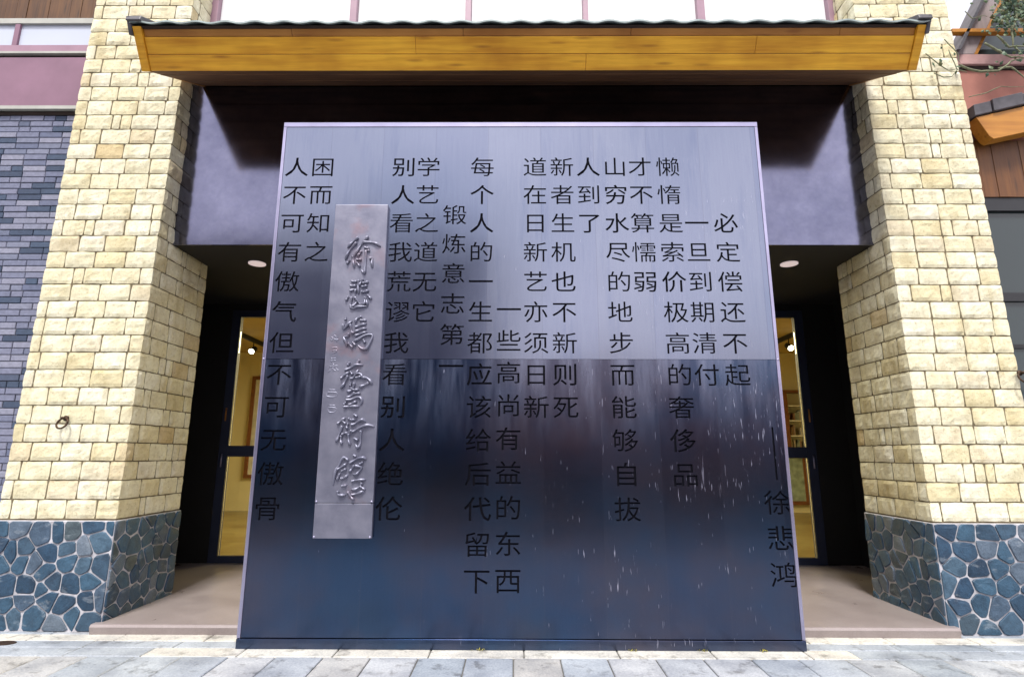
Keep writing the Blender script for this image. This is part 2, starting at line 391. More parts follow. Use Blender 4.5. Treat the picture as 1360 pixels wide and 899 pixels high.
STROKES = {1:[[(-1417,3416),(-1468,3369),(-1510,3317)],[(-1429,3369),(-1475,3312),(-1506,3256),(-1522,3204)],[(-1458,3240),(-1448,3194),(-1435,3128)],[(-1483,3204),(-1505,3163)],[(-1327,3427),(-1375,3364),(-1397,3328),(-1428,3271),(-1455,3225)],[(-1370,3369),(-1316,3372),(-1257,3359),(-1209,3332)],[(-1358,3323),(-1308,3310)],[(-1380,3287),(-1416,3235)],[(-1346,3287),(-1302,3294)],[(-1341,3292),(-1338,3225),(-1339,3153),(-1345,3082),(-1376,3118)],[(-1416,3179),(-1382,3138)],[(-1305,3215),(-1281,3220),(-1281,3174),(-1274,3130)],[(-1422,3204),(-1373,3207)]],2:[[(-1390,3018),(-1391,2962),(-1384,2886)],[(-1456,3004),(-1400,3002)],[(-1465,2962),(-1407,2962)],[(-1466,2914),(-1416,2930),(-1414,2893)],[(-1352,3025),(-1370,2990),(-1389,2958)],[(-1357,2988),(-1299,2999)],[(-1362,2953),(-1309,2965)],[(-1361,2909),(-1330,2907),(-1293,2923)],[(-1474,2865),(-1494,2824)],[(-1441,2861),(-1449,2815),(-1449,2783),(-1425,2778),(-1392,2819)],[(-1416,2861),(-1383,2819),(-1364,2796),(-1324,2806),(-1332,2856)],[(-1327,2856),(-1308,2824),(-1301,2783)],[(-1304,2879),(-1266,2840)],[(-1449,2769),(-1423,2755),(-1389,2771),(-1296,2776)]],3:[[(-1487,2674),(-1483,2651)],[(-1503,2615),(-1496,2572),(-1461,2611),(-1426,2644)],[(-1439,2615),(-1429,2561),(-1419,2539),(-1391,2543)],[(-1445,2534),(-1459,2507),(-1489,2498),(-1472,2463),(-1458,2414)],[(-1449,2447),(-1423,2423),(-1402,2403)],[(-1342,2683),(-1385,2665),(-1398,2626)],[(-1358,2651),(-1298,2649)],[(-1398,2586),(-1355,2606),(-1297,2620)],[(-1396,2548),(-1344,2570),(-1294,2579)],[(-1394,2512),(-1342,2530),(-1288,2548)],[(-1395,2467),(-1361,2481),(-1323,2508),(-1289,2521),(-1247,2521),(-1242,2499),(-1259,2454),(-1283,2405),(-1313,2394),(-1344,2410),(-1365,2432)],[(-1319,2479),(-1300,2447)],[(-1412,2454),(-1380,2425)]],4:[[(-1425,2279),(-1443,2250)],[(-1464,2209),(-1413,2232),(-1374,2256),(-1308,2256)],[(-1342,2300),(-1366,2259)],[(-1494,2137),(-1467,2166),(-1420,2195)],[(-1432,2166),(-1452,2119),(-1467,2085),(-1491,2056)],[(-1414,2198),(-1392,2169)],[(-1413,2137),(-1388,2145),(-1364,2183),(-1343,2221)],[(-1364,2183),(-1323,2177),(-1301,2134)],[(-1368,2145),(-1316,2157)],[(-1304,2148),(-1270,2143),(-1240,2120),(-1221,2088)],[(-1250,2102),(-1295,2079),(-1334,2067)],[(-1405,2102),(-1409,2070)],[(-1374,2105),(-1385,2056),(-1412,2029),(-1439,2039)],[(-1403,2056),(-1373,2042),(-1330,2045)],[(-1377,2009),(-1317,2014)],[(-1363,2019),(-1404,1987),(-1443,1969)],[(-1442,1956),(-1397,1959),(-1352,1979),(-1318,1976),(-1302,1948),(-1317,1911)],[(-1435,1939),(-1456,1911)],[(-1411,1916),(-1378,1928),(-1342,1948)],[(-1456,1896),(-1399,1902),(-1319,1902)]],5:[[(-1498,1753),(-1467,1782),(-1431,1807)],[(-1453,1776),(-1424,1753)],[(-1454,1739),(-1472,1682),(-1488,1628),(-1506,1604)],[(-1455,1665),(-1433,1678),(-1396,1678)],[(-1405,1759),(-1417,1732),(-1406,1709)],[(-1408,1803),(-1381,1788),(-1345,1793)],[(-1459,1659),(-1460,1617),(-1444,1581)],[(-1398,1674),(-1395,1621),(-1374,1575)],[(-1363,1834),(-1330,1813)],[(-1383,1747),(-1352,1755),(-1322,1778),(-1288,1790),(-1260,1774)],[(-1384,1701),(-1360,1692),(-1326,1713),(-1285,1734),(-1239,1745),(-1184,1733)],[(-1295,1701),(-1296,1652),(-1296,1591),(-1314,1560),(-1337,1591)],[(-1351,1636),(-1313,1617)]],6:[[(-1420,1483),(-1446,1456),(-1464,1412),(-1482,1383),(-1493,1329),(-1502,1252)],[(-1423,1481),(-1383,1454)],[(-1479,1378),(-1438,1403),(-1397,1430)],[(-1441,1366),(-1397,1388)],[(-1442,1308),(-1412,1315),(-1381,1339)],[(-1452,1349),(-1473,1293)],[(-1431,1247),(-1386,1257)],[(-1458,1209),(-1451,1178),(-1389,1176)],[(-1348,1498),(-1320,1484)],[(-1377,1430),(-1341,1452),(-1302,1474),(-1262,1476),(-1238,1461)],[(-1265,1442),(-1296,1420)],[(-1336,1415),(-1357,1383),(-1373,1356)],[(-1333,1413),(-1275,1398),(-1295,1364),(-1314,1344),(-1347,1344)],[(-1351,1285),(-1311,1296),(-1232,1300)],[(-1263,1277),(-1279,1248),(-1312,1224),(-1354,1223)],[(-1279,1248),(-1230,1217)],[(-1378,1204),(-1343,1161),(-1319,1135)],[(-1347,1178),(-1295,1190),(-1239,1212)]],7:[[(-1604,2504),(-1537,2463)],[(-1570,2522),(-1595,2457)],[(-1608,2475),(-1532,2481)],[(-1564,2516),(-1548,2451)],[(-1591,2404),(-1545,2410),(-1549,2374),(-1588,2351)],[(-1584,2380),(-1538,2386)],[(-1597,2310),(-1545,2316)],[(-1596,2292),(-1544,2296)],[(-1586,2321),(-1585,2275)],[(-1603,2240),(-1523,2251)],[(-1565,2269),(-1566,2193)],[(-1590,2216),(-1606,2193)],[(-1545,2228),(-1515,2205)],[(-1574,2228),(-1537,2199)],[(-1590,2043),(-1533,2041)],[(-1606,2020),(-1526,2018),(-1529,1984),(-1603,1986),(-1603,2018)],[(-1581,1912),(-1526,1909)],[(-1591,1890),(-1523,1888),(-1532,1853),(-1577,1853),(-1589,1888)]]}
VINES = [[(4.342,5.652),(4.433,5.551),(4.527,5.471),(4.632,5.471)],[(4.547,5.834),(4.62,5.732),(4.675,5.631),(4.68,5.55)],[(4.381,5.431),(4.478,5.381),(4.567,5.391),(4.673,5.51)],[(4.677,5.53),(4.892,5.45),(5.067,5.45),(5.211,5.57),(5.376,5.61)],[(5.074,5.49),(5.197,5.49),(5.333,5.37)],[(5.475,6.458),(5.361,6.122),(5.271,5.915),(5.26,5.751),(5.348,5.65)],[(4.966,5.793),(5.091,5.691),(5.218,5.61),(5.372,5.589)],[(4.703,5.145),(4.922,5.213),(5.056,5.282),(5.315,5.271)],[(5.104,5.874),(5.239,5.731),(5.402,5.751)],[(5.483,6.205),(5.3,6.08),(5.168,6.039)],[(5.297,6.374),(5.394,6.205),(5.472,6.142)],[(4.581,5.712),(4.632,5.471),(4.731,5.431)],[(4.833,6.185),(4.91,6.102),(5.055,6.112)]]

# ------------------------------------------------------------------ ground
def slabs(m, x0, x1, y0, y1, lx, gap=.009, z=0.0, mi=0, jitter=.0):
    x = x0
    while x < x1 - .02:
        e = min(x + lx*(1 + R.uniform(-jitter, jitter)), x1)
        a, b, c, d = x+gap/2, e-gap/2, y0+gap/2, y1-gap/2
        h = z + R.uniform(-.0015, .0015); k = .006
        m.add([(a,c,h-.02),(b,c,h-.02),(b,d,h-.02),(a,d,h-.02),(a,c,h-k),(b,c,h-k),(b,d,h-k),(a,d,h-k),
               (a+k,c+k,h),(b-k,c+k,h),(b-k,d-k,h),(a+k,d-k,h)],
              [(0,1,5,4),(1,2,6,5),(2,3,7,6),(3,0,4,7),(4,5,9,8),(5,6,10,9),(6,7,11,10),(7,4,8,11),(8,9,10,11)], mi)
        x = e
g = MB(); g.add([(-90,-90,-.012),(90,-90,-.012),(90,90,-.012),(-90,90,-.012)], [(0,1,2,3)])
tag(g.build('ground', M['joint']), kind='structure')
p = MB()
slabs(p, -9, 9, 5.20, 6.0, .72)
slabs(p, -9.1, 9, 5.03, 5.20, .72, mi=1, jitter=.05)
slabs(p, -9.2, 9, 4.87, 5.03, .72)
slabs(p, -9.2, -2.85, 4.67, 4.87, .72); slabs(p, -2.85, 2.62, 4.67, 4.87, .73, mi=1); slabs(p, 2.62, 9, 4.67, 4.87, .72)
y = 4.67
for k in range(7):
    slabs(p, -9 - (k % 2)*.18, 9, y-.66, y, .36, jitter=.02); y -= .66
tag(p.build('pavement', [M['slab'], M['slab_pale']]), kind='structure')
kb = MB(); kb.box(-30, 30, -.14, .04, -.012, .0)
tag(kb.build('kerb', M['slab'], bevel=.01), kind='structure')
rd = MB(); rd.add([(-80,-16,-.008),(80,-16,-.008),(80,-.14,-.008),(-80,-.14,-.008)], [(0,1,2,3)])
tag(rd.build('road', M['asphalt']), kind='structure')

# entrance step: one polished sheet with a rounded nosing
st = MB()
st.prism_x([(5.19,-.01),(5.175,.06),(5.19,.078),(5.205,.08),(8.05,.08),(8.05,-.01)], -3.62, 3.76)
st.box(-4.62, -3.62, 6.25, 8.05, -.01, .0805); st.box(3.76, 4.64, 6.25, 8.05, -.01, .0805)
tag(st.build('entrance_floor', M['step']), kind='structure')

# ------------------------------------------------------------------ stone pillars
def rough_stone(m, o, U, V, N, w, h, depth, mi=0):
    """split-faced block: o corner on the wall plane, U along, V up, N out"""
    nu, nv = max(3, int(w/.032)), 5
    seed = Vector((R.uniform(0,99), R.uniform(0,99), R.uniform(0,99)))
    dscale = depth*R.uniform(.55, 1.5); tu, tv = R.uniform(-.05, .05), R.uniform(-.06, .06)
    vs = []; fs = []
    for j in range(nv+1):
        for i in range(nu+1):
            u, v = i/nu, j/nv
            edge = (i in (0, nu)) or (j in (0, nv))
            corner = (i in (0, nu)) and (j in (0, nv))
            q = Vector((u*w*14, v*h*14, 0)) + seed
            d = dscale*(.4 if edge else 1.0) + noise.noise(q)*.008*(.5 if edge else 1) + noise.noise(q*3.1)*.004*(.3 if edge else 1) + (tu*(u-.5)*w + tv*(v-.5)*h)*(.5 if edge else 1)
            d = max(d, .0025 if edge else .004)
            du = noise.noise(q+Vector((5,0,9)))*.005 if edge else 0
            uu = u*w + (du if i in (0,nu) else 0) + (.006 if corner and i == 0 else -.006 if corner else 0)
            vv = v*h + (noise.noise(q+Vector((0,7,3)))*.005 if j in (0,nv) else 0)
            vs.append(o + U*uu + V*vv + N*d)
    n = nu+1
    for j in range(nv):
        for i in range(nu): fs.append((j*n+i, j*n+i+1, (j+1)*n+i+1, (j+1)*n+i))
    ring = [i for i in range(n)] + [j*n+nu for j in range(1, nv+1)] + [nv*n+i for i in range(nu-1, -1, -1)] + [j*n for j in range(nv-1, 0, -1)]
    base = len(vs)
    for r_ in ring:
        p_ = vs[r_]; vs.append(p_ - N*((p_-o).dot(N) + .012))
    for k in range(len(ring)):
        a_, b_ = ring[k], ring[(k+1) % len(ring)]
        fs.append((b_, a_, base+k, base+(k+1) % len(ring)))
    m.add(vs, fs, mi)

def split_course(width, flip):
    """block widths of one course: full blocks, a narrow closer near one end"""
    out = []; left = width
    first = R.choice([.10, .14, .2, .26]) if R.random() < .75 else .3
    out.append(first); left -= first
    while left > .42:
        w_ = R.choice([.26, .28, .29, .31]) if R.random() < .82 else R.uniform(.08, .13)
        out.append(w_); left -= w_
    if left > .31: out += [left*.68, left*.32]
    else: out.append(left)
    return out[::-1] if flip else out

def clip(poly, px, py, nx, ny):
    out = []
    for i in range(len(poly)):
        a_, b_ = poly[i], poly[(i+1) % len(poly)]
        da = (a_[0]-px)*nx + (a_[1]-py)*ny; db = (b_[0]-px)*nx + (b_[1]-py)*ny
        if da <= 0: out.append(a_)
        if (da < 0 < db) or (db < 0 < da):
            t = da/(da-db); out.append((a_[0]+(b_[0]-a_[0])*t, a_[1]+(b_[1]-a_[1])*t))
    return out

def rubble(m, o, U, V, N, w, h, cell):
    pts = []; nx, ny = max(2, round(w/cell)), max(2, round(h/cell))
    for j in range(ny):
        for i in range(nx):
            pts.append(((i+.5+R.uniform(-.36,.36)+(.25 if j % 2 else -.25))*w/nx, (j+.5+R.uniform(-.36,.36))*h/ny))
    for a_ in pts:
        poly = [(0,0),(w,0),(w,h),(0,h)]
        for b_ in pts:
            if b_ is a_: continue
            dx, dy = b_[0]-a_[0], b_[1]-a_[1]; L_ = math.hypot(dx, dy)
            if L_ > 1.2: continue
            g_ = R.uniform(.0045, .009)
            poly = clip(poly, (a_[0]+b_[0])/2 - dx/L_*g_, (a_[1]+b_[1])/2 - dy/L_*g_, dx/L_, dy/L_)
            if len(poly) < 3: break
        if len(poly) < 3: continue
        for q in (((0,0,0,-1)), ((w,0,1,0)), ((w,h,0,1)), ((0,h,-1,0))): poly = clip(poly, q[0]-q[2]*.004, q[1]-q[3]*.004, q[2], q[3])
        if len(poly) < 3: continue
        for _ in range(1):                                    # soften the corners
            t = .14; nxt = []
            for i in range(len(poly)):
                p0, p1 = poly[i], poly[(i+1) % len(poly)]
                nxt += [(p0[0]*(1-t)+p1[0]*t, p0[1]*(1-t)+p1[1]*t), (p0[0]*t+p1[0]*(1-t), p0[1]*t+p1[1]*(1-t))]
            poly = nxt
        cx = sum(q[0] for q in poly)/len(poly); cy = sum(q[1] for q in poly)/len(poly)
        n = len(poly); vs = []; dep = R.uniform(.006, .015)
        tilt = (R.uniform(-.05,.05), R.uniform(-.05,.05))
        sd = R.uniform(0, 99)
        for s_, d in ((1, -.01), (1, dep*.55), (.93, dep), (.5, dep+.001)):
            for q in poly:
                x_, y_ = cx+(q[0]-cx)*s_, cy+(q[1]-cy)*s_
                dd = d if d < 0 else d + noise.noise(Vector((x_*16, y_*16, sd)))*.006 + tilt[0]*(x_-cx) + tilt[1]*(y_-cy)
                vs.append(o + U*x_ + V*y_ + N*dd)
        fs = [(k*n+i, k*n+(i+1) % n, (k+1)*n+(i+1) % n, (k+1)*n+i) for k in range(3) for i in range(n)] + [tuple(3*n+i for i in range(n))]
        m.add(vs, fs)

def pillar(label, x_in, x_out, side):
    """side +1: left-hand pillar, its inner face looks to +x"""
    x0, x1 = min(x_in, x_out), max(x_in, x_out)
    root = empty('stone_pillar', ((x0+x1)/2, 5.8, 0), label, 'stone pillar', 'stone pillars either side of the entrance')
    yb, yd, ZT, lean = 5.285, 6.28, 8.3, .016
    yf = lambda z: yb + lean*z
    core = MB()
    core.add([(x0,yf(0),0),(x1,yf(0),0),(x1,yd,0),(x0,yd,0),(x0,yf(ZT),ZT),(x1,yf(ZT),ZT),(x1,yd,ZT),(x0,yd,ZT)],
             [(3,2,1,0),(4,5,6,7),(0,1,5,4),(1,2,6,5),(2,3,7,6),(3,0,4,7)])
    core.build('mortar_core', M['mortar'], root)
    br = MB(); z = .925; row = 0; ch = .1705; gap = .0115
    Z3 = Vector((0, lean, 1)).normalized(); NF = Vector((0, -1, lean)).normalized()
    while z < ZT - ch:
        x = x0 - .012
        for w_ in split_course(x1-x0+.024, (row % 2 == 0) == (side > 0)):
            rough_stone(br, Vector((x+gap/2, yf(z), z+gap/2)), Vector((1,0,0)), Z3, NF, w_-gap, ch-gap, .012)
            x += w_
        yy = yf(z) - .003; faces = split_course(yd-yy, row % 2)
        if side > 0:
            for w_ in faces:
                rough_stone(br, Vector((x1, yy+gap/2, z+gap/2)), Vector((0,1,0)), Vector((0,0,1)), Vector((1,0,0)), w_-gap, ch-gap, .011); yy += w_
            yy = yf(z)
            for w_ in split_course(yd-yy, row % 2):
                rough_stone(br, Vector((x0, yy+w_-gap/2, z+gap/2)), Vector((0,-1,0)), Vector((0,0,1)), Vector((-1,0,0)), w_-gap, ch-gap, .011); yy += w_
        else:
            for w_ in faces:
                rough_stone(br, Vector((x0, yy+w_-gap/2, z+gap/2)), Vector((0,-1,0)), Vector((0,0,1)), Vector((-1,0,0)), w_-gap, ch-gap, .011); yy += w_
            yy = yf(z)
            for w_ in split_course(yd-yy, row % 2):
                rough_stone(br, Vector((x1, yy+gap/2, z+gap/2)), Vector((0,1,0)), Vector((0,0,1)), Vector((1,0,0)), w_-gap, ch-gap, .011); yy += w_
        z += ch; row += 1
    br.build('split_stone_facing', M['stone'], root, smooth=False)
    # rubble base, standing a little proud of the pillar
    pr = .022; H = .915
    bx0, bx1, by = x0-pr, x1+pr, yf(0)-pr
    mo = MB(); mo.box(bx0, bx1, by, yd+.002, -.012, H)
    mo.build('base_mortar', M['rubble_mortar'], root, bevel=.006)
    ru = MB()
    rubble(ru, Vector((bx0, by, 0)), Vector((1,0,0)), Vector((0,0,1)), Vector((0,-1,0)), bx1-bx0, H, .165)
    rubble(ru, Vector((bx1, by, 0)), Vector((0,1,0)), Vector((0,0,1)), Vector((1,0,0)), yd-by, H, .155)
    rubble(ru, Vector((bx0, yd, 0)), Vector((0,-1,0)), Vector((0,0,1)), Vector((-1,0,0)), yd-by, H, .155)
    ru.build('rubble_base', M['slate'], root)
    return root
pillar('pale yellow stone pillar left of the black panel, beside the grey brick wall', -3.60, -4.67, 1)
pillar('pale yellow stone pillar right of the black panel, with vine twigs near its top', 3.735, 4.745, -1)

def iron_ring(x, z, label):
    r_ = MB(); n = 20
    pts = [(x+.048*math.cos(2*math.pi*k/n), 5.245+.02*math.sin(2*math.pi*k/n), z-.012+.048*math.sin(2*math.pi*k/n)) for k in range(n+1)]
    r_.tube(pts, .0085, 8)
    root = empty('iron_ring', (x, 5.25, z), label, 'iron ring', 'iron rings fixed to the pillars')
    r_.build('ring', M['iron'], root, smooth=True)
    s_ = MB(); s_.tube([(x, 5.30, z+.036), (x, 5.235, z+.036)], .012, 8); s_.tube([(x, 5.288, z+.036), (x, 5.278, z+.036)], .026, 12)
    s_.build('staple', M['iron'], root, smooth=True)
iron_ring(-4.187, 1.79, 'small rusty iron ring on the left stone pillar')
iron_ring(4.735, 2.23, 'small rusty iron ring on the outer edge of the right stone pillar')

# ------------------------------------------------------------------ canopy over the entrance
def canopy():
    root = empty('wooden_canopy', (.11, 4.9, 5.1), 'golden varnished timber canopy with wavy tiled edge above the black panel', 'canopy')
    X0, X1 = -3.49, 3.712
    E_ = Vector((4.46, 5.299)); B_ = Vector((4.65, 5.007)); S_ = Vector((5.575, 5.515))
    d = (B_-E_).normalized(); n = Vector((-d.y, d.x)); n = n if n.x < 0 else -n          # outward, to the front and down
    def board(name, t0, t1, off, thick, x0, x1, mat, bev=.004):
        a_ = E_ + d*t0 + n*off; b_ = E_ + d*t1 + n*off
        m = MB(); m.prism_x([tuple(a_), tuple(b_), tuple(b_-n*thick), tuple(a_-n*thick)], x0, x1)
        return m.build(name, mat, root, bevel=bev)
    Lf = (B_-E_).length
    for name, t0, t1, off, cuts, mat in (('trim_board', .0, .062, -.012, (-2.05, -.48, 1.05, 2.95), M['pine_dark']),
            ('fascia_board', .0655, .208, .0, (-.92, 2.2), M['pine']), ('fascia_board', .212, Lf, .004, (.65,), M['pine'])):
        xs_ = (X0+.08,) + cuts + (X1-.08,)
        for a_, b_ in zip(xs_[:-1], xs_[1:]): board(name, t0, t1, off+R.uniform(-.0015, .0015), .03, a_+.0012, b_-.0012, mat)
    for a_, b_ in ((X0, X0+.077), (X1-.077, X1)):
        board('end_board', -.02, Lf+.004, .016, .045, a_, b_, M['pine'])
    # soffit boards between the fascia foot and the lintel
    s = (S_-B_).normalized(); sn = Vector((s.y, -s.x)); Ls = (S_-B_).length
    q = .012; k = 0
    while q < Ls-.02:
        e = min(q+.21, Ls)
        a_ = B_ + s*q + sn*(.003*(k % 2)); b_ = B_ + s*(e-.004) + sn*(.003*(k % 2))
        m = MB(); m.prism_x([tuple(a_), tuple(b_), tuple(b_-sn*.025), tuple(a_-sn*.025)], X0+.03, X1-.03)
        m.build('soffit_board', M['soffit_wood'], root, bevel=.003); q = e; k += 1
    # closed cheeks
    for a_, b_ in ((X0+.002, X0+.028), (X1-.028, X1-.002)):
        m = MB(); m.prism_x([(4.50,5.30),(4.66,5.03),(5.57,5.50),(5.57,5.90)], a_, b_); m.build('end_cheek', M['pine_dark'], root)
    # wavy tiles
    t = MB(); nx = 27*8; ny = 6; w_ = (X1-X0+.02)/nx; sl_ = Vector((5.70-4.41, 6.0-5.322))
    top = []
    for j in range(ny+1):
        for i in range(nx+1):
            ph = (i % 8)/8
            wave = .022*(math.sin(2*math.pi*ph)*.5+.5) + .012*noise.noise(Vector((i//8*3.1, j*2.3, 1)))*(.3)
            top.append((X0-.01+i*w_, 4.41+sl_.x*j/ny, 5.325+sl_.y*j/ny + wave))
    nt_ = len(top); bot = [(x, y_, z_-.016) for x, y_, z_ in top]
    fs = []
    for j in range(ny):
        for i in range(nx):
            a_ = j*(nx+1)+i; fs.append((a_, a_+1, a_+nx+2, a_+nx+1)); fs.append((nt_+a_+1, nt_+a_, nt_+a_+nx+1, nt_+a_+nx+2))
    for i in range(nx): fs.append((i+1, i, nt_+i, nt_+i+1))
    for i in range(nx): a_ = ny*(nx+1)+i; fs.append((a_, a_+1, nt_+a_+1, nt_+a_))
    for j in range(ny):
        a_ = j*(nx+1); fs.append((a_, a_+nx+1, nt_+a_+nx+1, nt_+a_)); a_ += nx; fs.append((a_+nx+1, a_, nt_+a_, nt_+a_+nx+1))
    t.add(top+bot, fs); t.build('roof_tiles', M['tile'], root)
    deck = MB(); deck.prism_x([(4.47,5.306),(5.69,5.955),(5.69,5.985),(4.445,5.318)], X0+.03, X1-.03); deck.build('roof_deck', M['dark_gap'], root)
    for a_, b_, ov in ((X0-.035, X0+.10, -1), (X1-.10, X1+.025, 1)):
        v = MB(); z0 = 5.335
        pr = [(4.385, z0-.0),(4.40, z0+.05),(5.70, z0+.75),(5.70, z0+.70),(4.42, z0-.0)]
        v.prism_x(pr, a_, b_)
        xx = (a_, a_+.032) if ov < 0 else (b_-.032, b_)
        v.prism_x([(4.39, z0+.04),(5.70, z0+.745),(5.70, z0+.58),(4.46, z0-.10)], xx[0]-.001*1, xx[1]+.001)
        v.build('verge_tile', M['tile_dark'], root, bevel=.008)
canopy()

# ------------------------------------------------------------------ the gallery building
gal = empty('gallery_building', (.06, 7, 0), 'gallery entrance front of dark steel with white windows above the canopy', 'building')
YH = 5.58
box('header_panel', M['header'], gal, -3.605, 3.745, YH, YH+.02, 3.65, 5.62)
box('lintel', M['black'], gal, -3.60, 3.74, YH+.022, 6.28, 3.68, 5.95)
box('entrance_ceiling', M['black'], gal, -4.62, 4.64, YH+.022, 8.055, 3.652, 3.678)
m = MB(); m.box(-4.64, -4.605, 6.283, 8.05, 0, 3.65); m.build('recess_wall', M['black'], gal)
m = MB(); m.box(4.61, 4.645, 6.283, 8.05, 0, 3.65); m.build('recess_wall', M['black'], gal)
m = MB(); m.box(-4.603, -4.115, 7.96, 8.05, .081, 3.65); m.build('recess_wall', M['black'], gal)
m = MB(); m.box(4.155, 4.608, 7.96, 8.05, .081, 3.65); m.build('recess_wall', M['black'], gal)
for x in (-2.97, 3.13):
    dl = MB()
    for r0, r1, z0, z1 in ((.095, .095, 3.652, 3.640),):
        pts = [(x+r0*math.cos(a_*math.pi/14), 6.17+r0*math.sin(a_*math.pi/14)) for a_ in range(28)]
        dl.add([(a_, b_, 3.651) for a_, b_ in pts]+[(a_, b_, 3.640) for a_, b_ in pts]+[(x+(a_-x)*.82, 6.17+(b_-6.17)*.82, 3.638) for a_, b_ in pts],
               [(i, (i+1) % 28, 28+(i+1) % 28, 28+i) for i in range(28)]+[(28+i, 28+(i+1) % 28, 56+(i+1) % 28, 56+i) for i in range(28)]+[tuple(range(83, 55, -1))])
    dl.build('downlight', M['downlight'], gal)
# windows above the canopy
ZB, ZTp, YW = 5.86, 7.9, 5.75
xs = [(-3.605, -3.518), (-1.956, -1.876), (-.595, -.524), (.79, .852), (2.135, 2.224), (3.671, 3.745)]
wf = MB(); wf.box(-3.603, 3.743, YW+.0, YW+.12, ZB-.12, ZB); wf.box(-3.603, 3.743, YW, YW+.12, ZTp, ZTp+.14)
win = wf.build('upper_window', M['mauve_trim'], gal, bevel=.004)
for i, (a_, b_) in enumerate(xs):
    m = MB(); m.box(a_+.001, b_-.001, YW-.02, YW+.1, ZB+.001, ZTp-.001); m.build('mullion', M['mauve_trim'], win, bevel=.004)
for (a0, a1), (b0, b1) in zip(xs[:-1], xs[1:]):
    m = MB(); m.box(a1+.001, b0-.001, YW+.05, YW+.07, ZB+.001, ZTp-.001); m.build('pane', M['white_pane'], win)
box('parapet', M['mauve'], gal, -3.60, 3.74, 5.70, 6.2, ZTp+.145, 8.6)
box('rear_wall', M['black'], gal, -3.60, 3.74, 5.98, 6.25, 5.96, 7.9)
# glazing between the doors
m = MB()
for x in (-2.96, -1.0, 1.05, 3.06): m.box(x, x+.09, 7.965, 8.035, .08, 3.56)
m.box(-2.87, -1.002, 7.967, 8.033, .081, .17); m.box(-2.87, -1.002, 7.967, 8.033, 1.47, 1.62); m.box(-2.87, -1.002, 7.967, 8.033, 3.46, 3.558)
m.box(-.909, 1.049, 7.967, 8.033, .081, .17); m.box(-.909, 1.049, 7.967, 8.033, 1.47, 1.62); m.box(-.909, 1.049, 7.967, 8.033, 3.46, 3.558)
m.box(1.141, 3.059, 7.967, 8.033, .081, .17); m.box(1.141, 3.059, 7.967, 8.033, 1.47, 1.62); m.box(1.141, 3.059, 7.967, 8.033, 3.46, 3.558)
sf = m.build('glazing_frame', M['frame'], gal)
m = MB()
for a_, b_ in ((-2.869, -1.001), (-.908, 1.048), (1.142, 3.058)): m.box(a_, b_, 7.995, 8.003, .172, 1.468); m.box(a_, b_, 7.995, 8.003, 1.622, 3.458)
m.build('pane', M['glass'], sf)
box('transom', M['black'], gal, -4.115, 4.155, 7.97, 8.03, 3.562, 3.652)

def door(name, x0, x1, label, hinge):
    root = empty(name, ((x0+x1)/2, 8, .08), label, 'glass door', 'glass doors of the gallery')
    y0, y1 = 7.962, 8.036
    f = MB()
    f.box(x0, x0+.125, y0, y1, .082, 3.558); f.box(x1-.125, x1, y0, y1, .082, 3.558)
    a_, b_ = x0+.1255, x1-.1255
    f.box(a_, b_, y0+.002, y1-.002, .082, .17); f.box(a_, b_, y0+.002, y1-.002, 1.47, 1.62); f.box(a_, b_, y0+.002, y1-.002, 3.46, 3.557)
    f.build('door_frame', M['frame'], root)
    g_ = MB(); g_.box(a_, b_, 7.996, 8.004, .172, 1.468); g_.build('pane', M['glass'], root)
    g_ = MB(); g_.box(a_, b_, 7.996, 8.004, 1.622, 3.458); g_.build('pane', M['glass'], root)
    hx = x1-.06 if hinge < 0 else x0+.06
    h_ = MB(); h_.tube([(hx, 7.955, 1.0), (hx, 7.91, 1.02), (hx, 7.91, 1.48), (hx, 7.955, 1.5)], .013, 8); h_.build('handle', M['steel_edge'], root, smooth=True)
    hy = x0+.05 if hinge < 0 else x1-.05
    for z_ in (1.42, 2.05):
        h_ = MB(); h_.tube([(hy, 7.955, z_-.09), (hy, 7.955, z_+.09)], .011, 8); h_.build('hinge', M['pine_dark'] if z_ > 2 else M['steel_edge'], root, smooth=True)
door('glass_door', -4.112, -2.964, 'blue framed glass door on the left of the panel, open view to a lit gallery', -1)
door('glass_door', 3.152, 4.152, 'blue framed glass door on the right of the panel, a bookcase behind it', 1)

# the lit room behind
rm = MB()
rm.box(-9.5, 9.5, 8.06, 15.2, .0, .076); tag(rm.build('room_floor', M['room_floor']), kind='structure')
rm = MB(); rm.box(-9.5, 9.5, 15.02, 15.2, .08, 4.2); rm.box(-9.7, -9.5, 8.06, 15.2, .08, 4.2); rm.box(9.5, 9.7, 8.06, 15.2, .08, 4.2)
rm.box(-9.7, -4.65, 8.06, 8.16, .08, 4.2); rm.box(4.65, 9.7, 8.06, 8.16, .08, 4.2)
tag(rm.build('room_wall', M['room_wall']), kind='structure')
rm = MB(); rm.box(-9.7, 9.7, 8.051, 15.2, 4.2, 4.3); tag(rm.build('room_ceiling', M['room_ceil']), kind='structure')

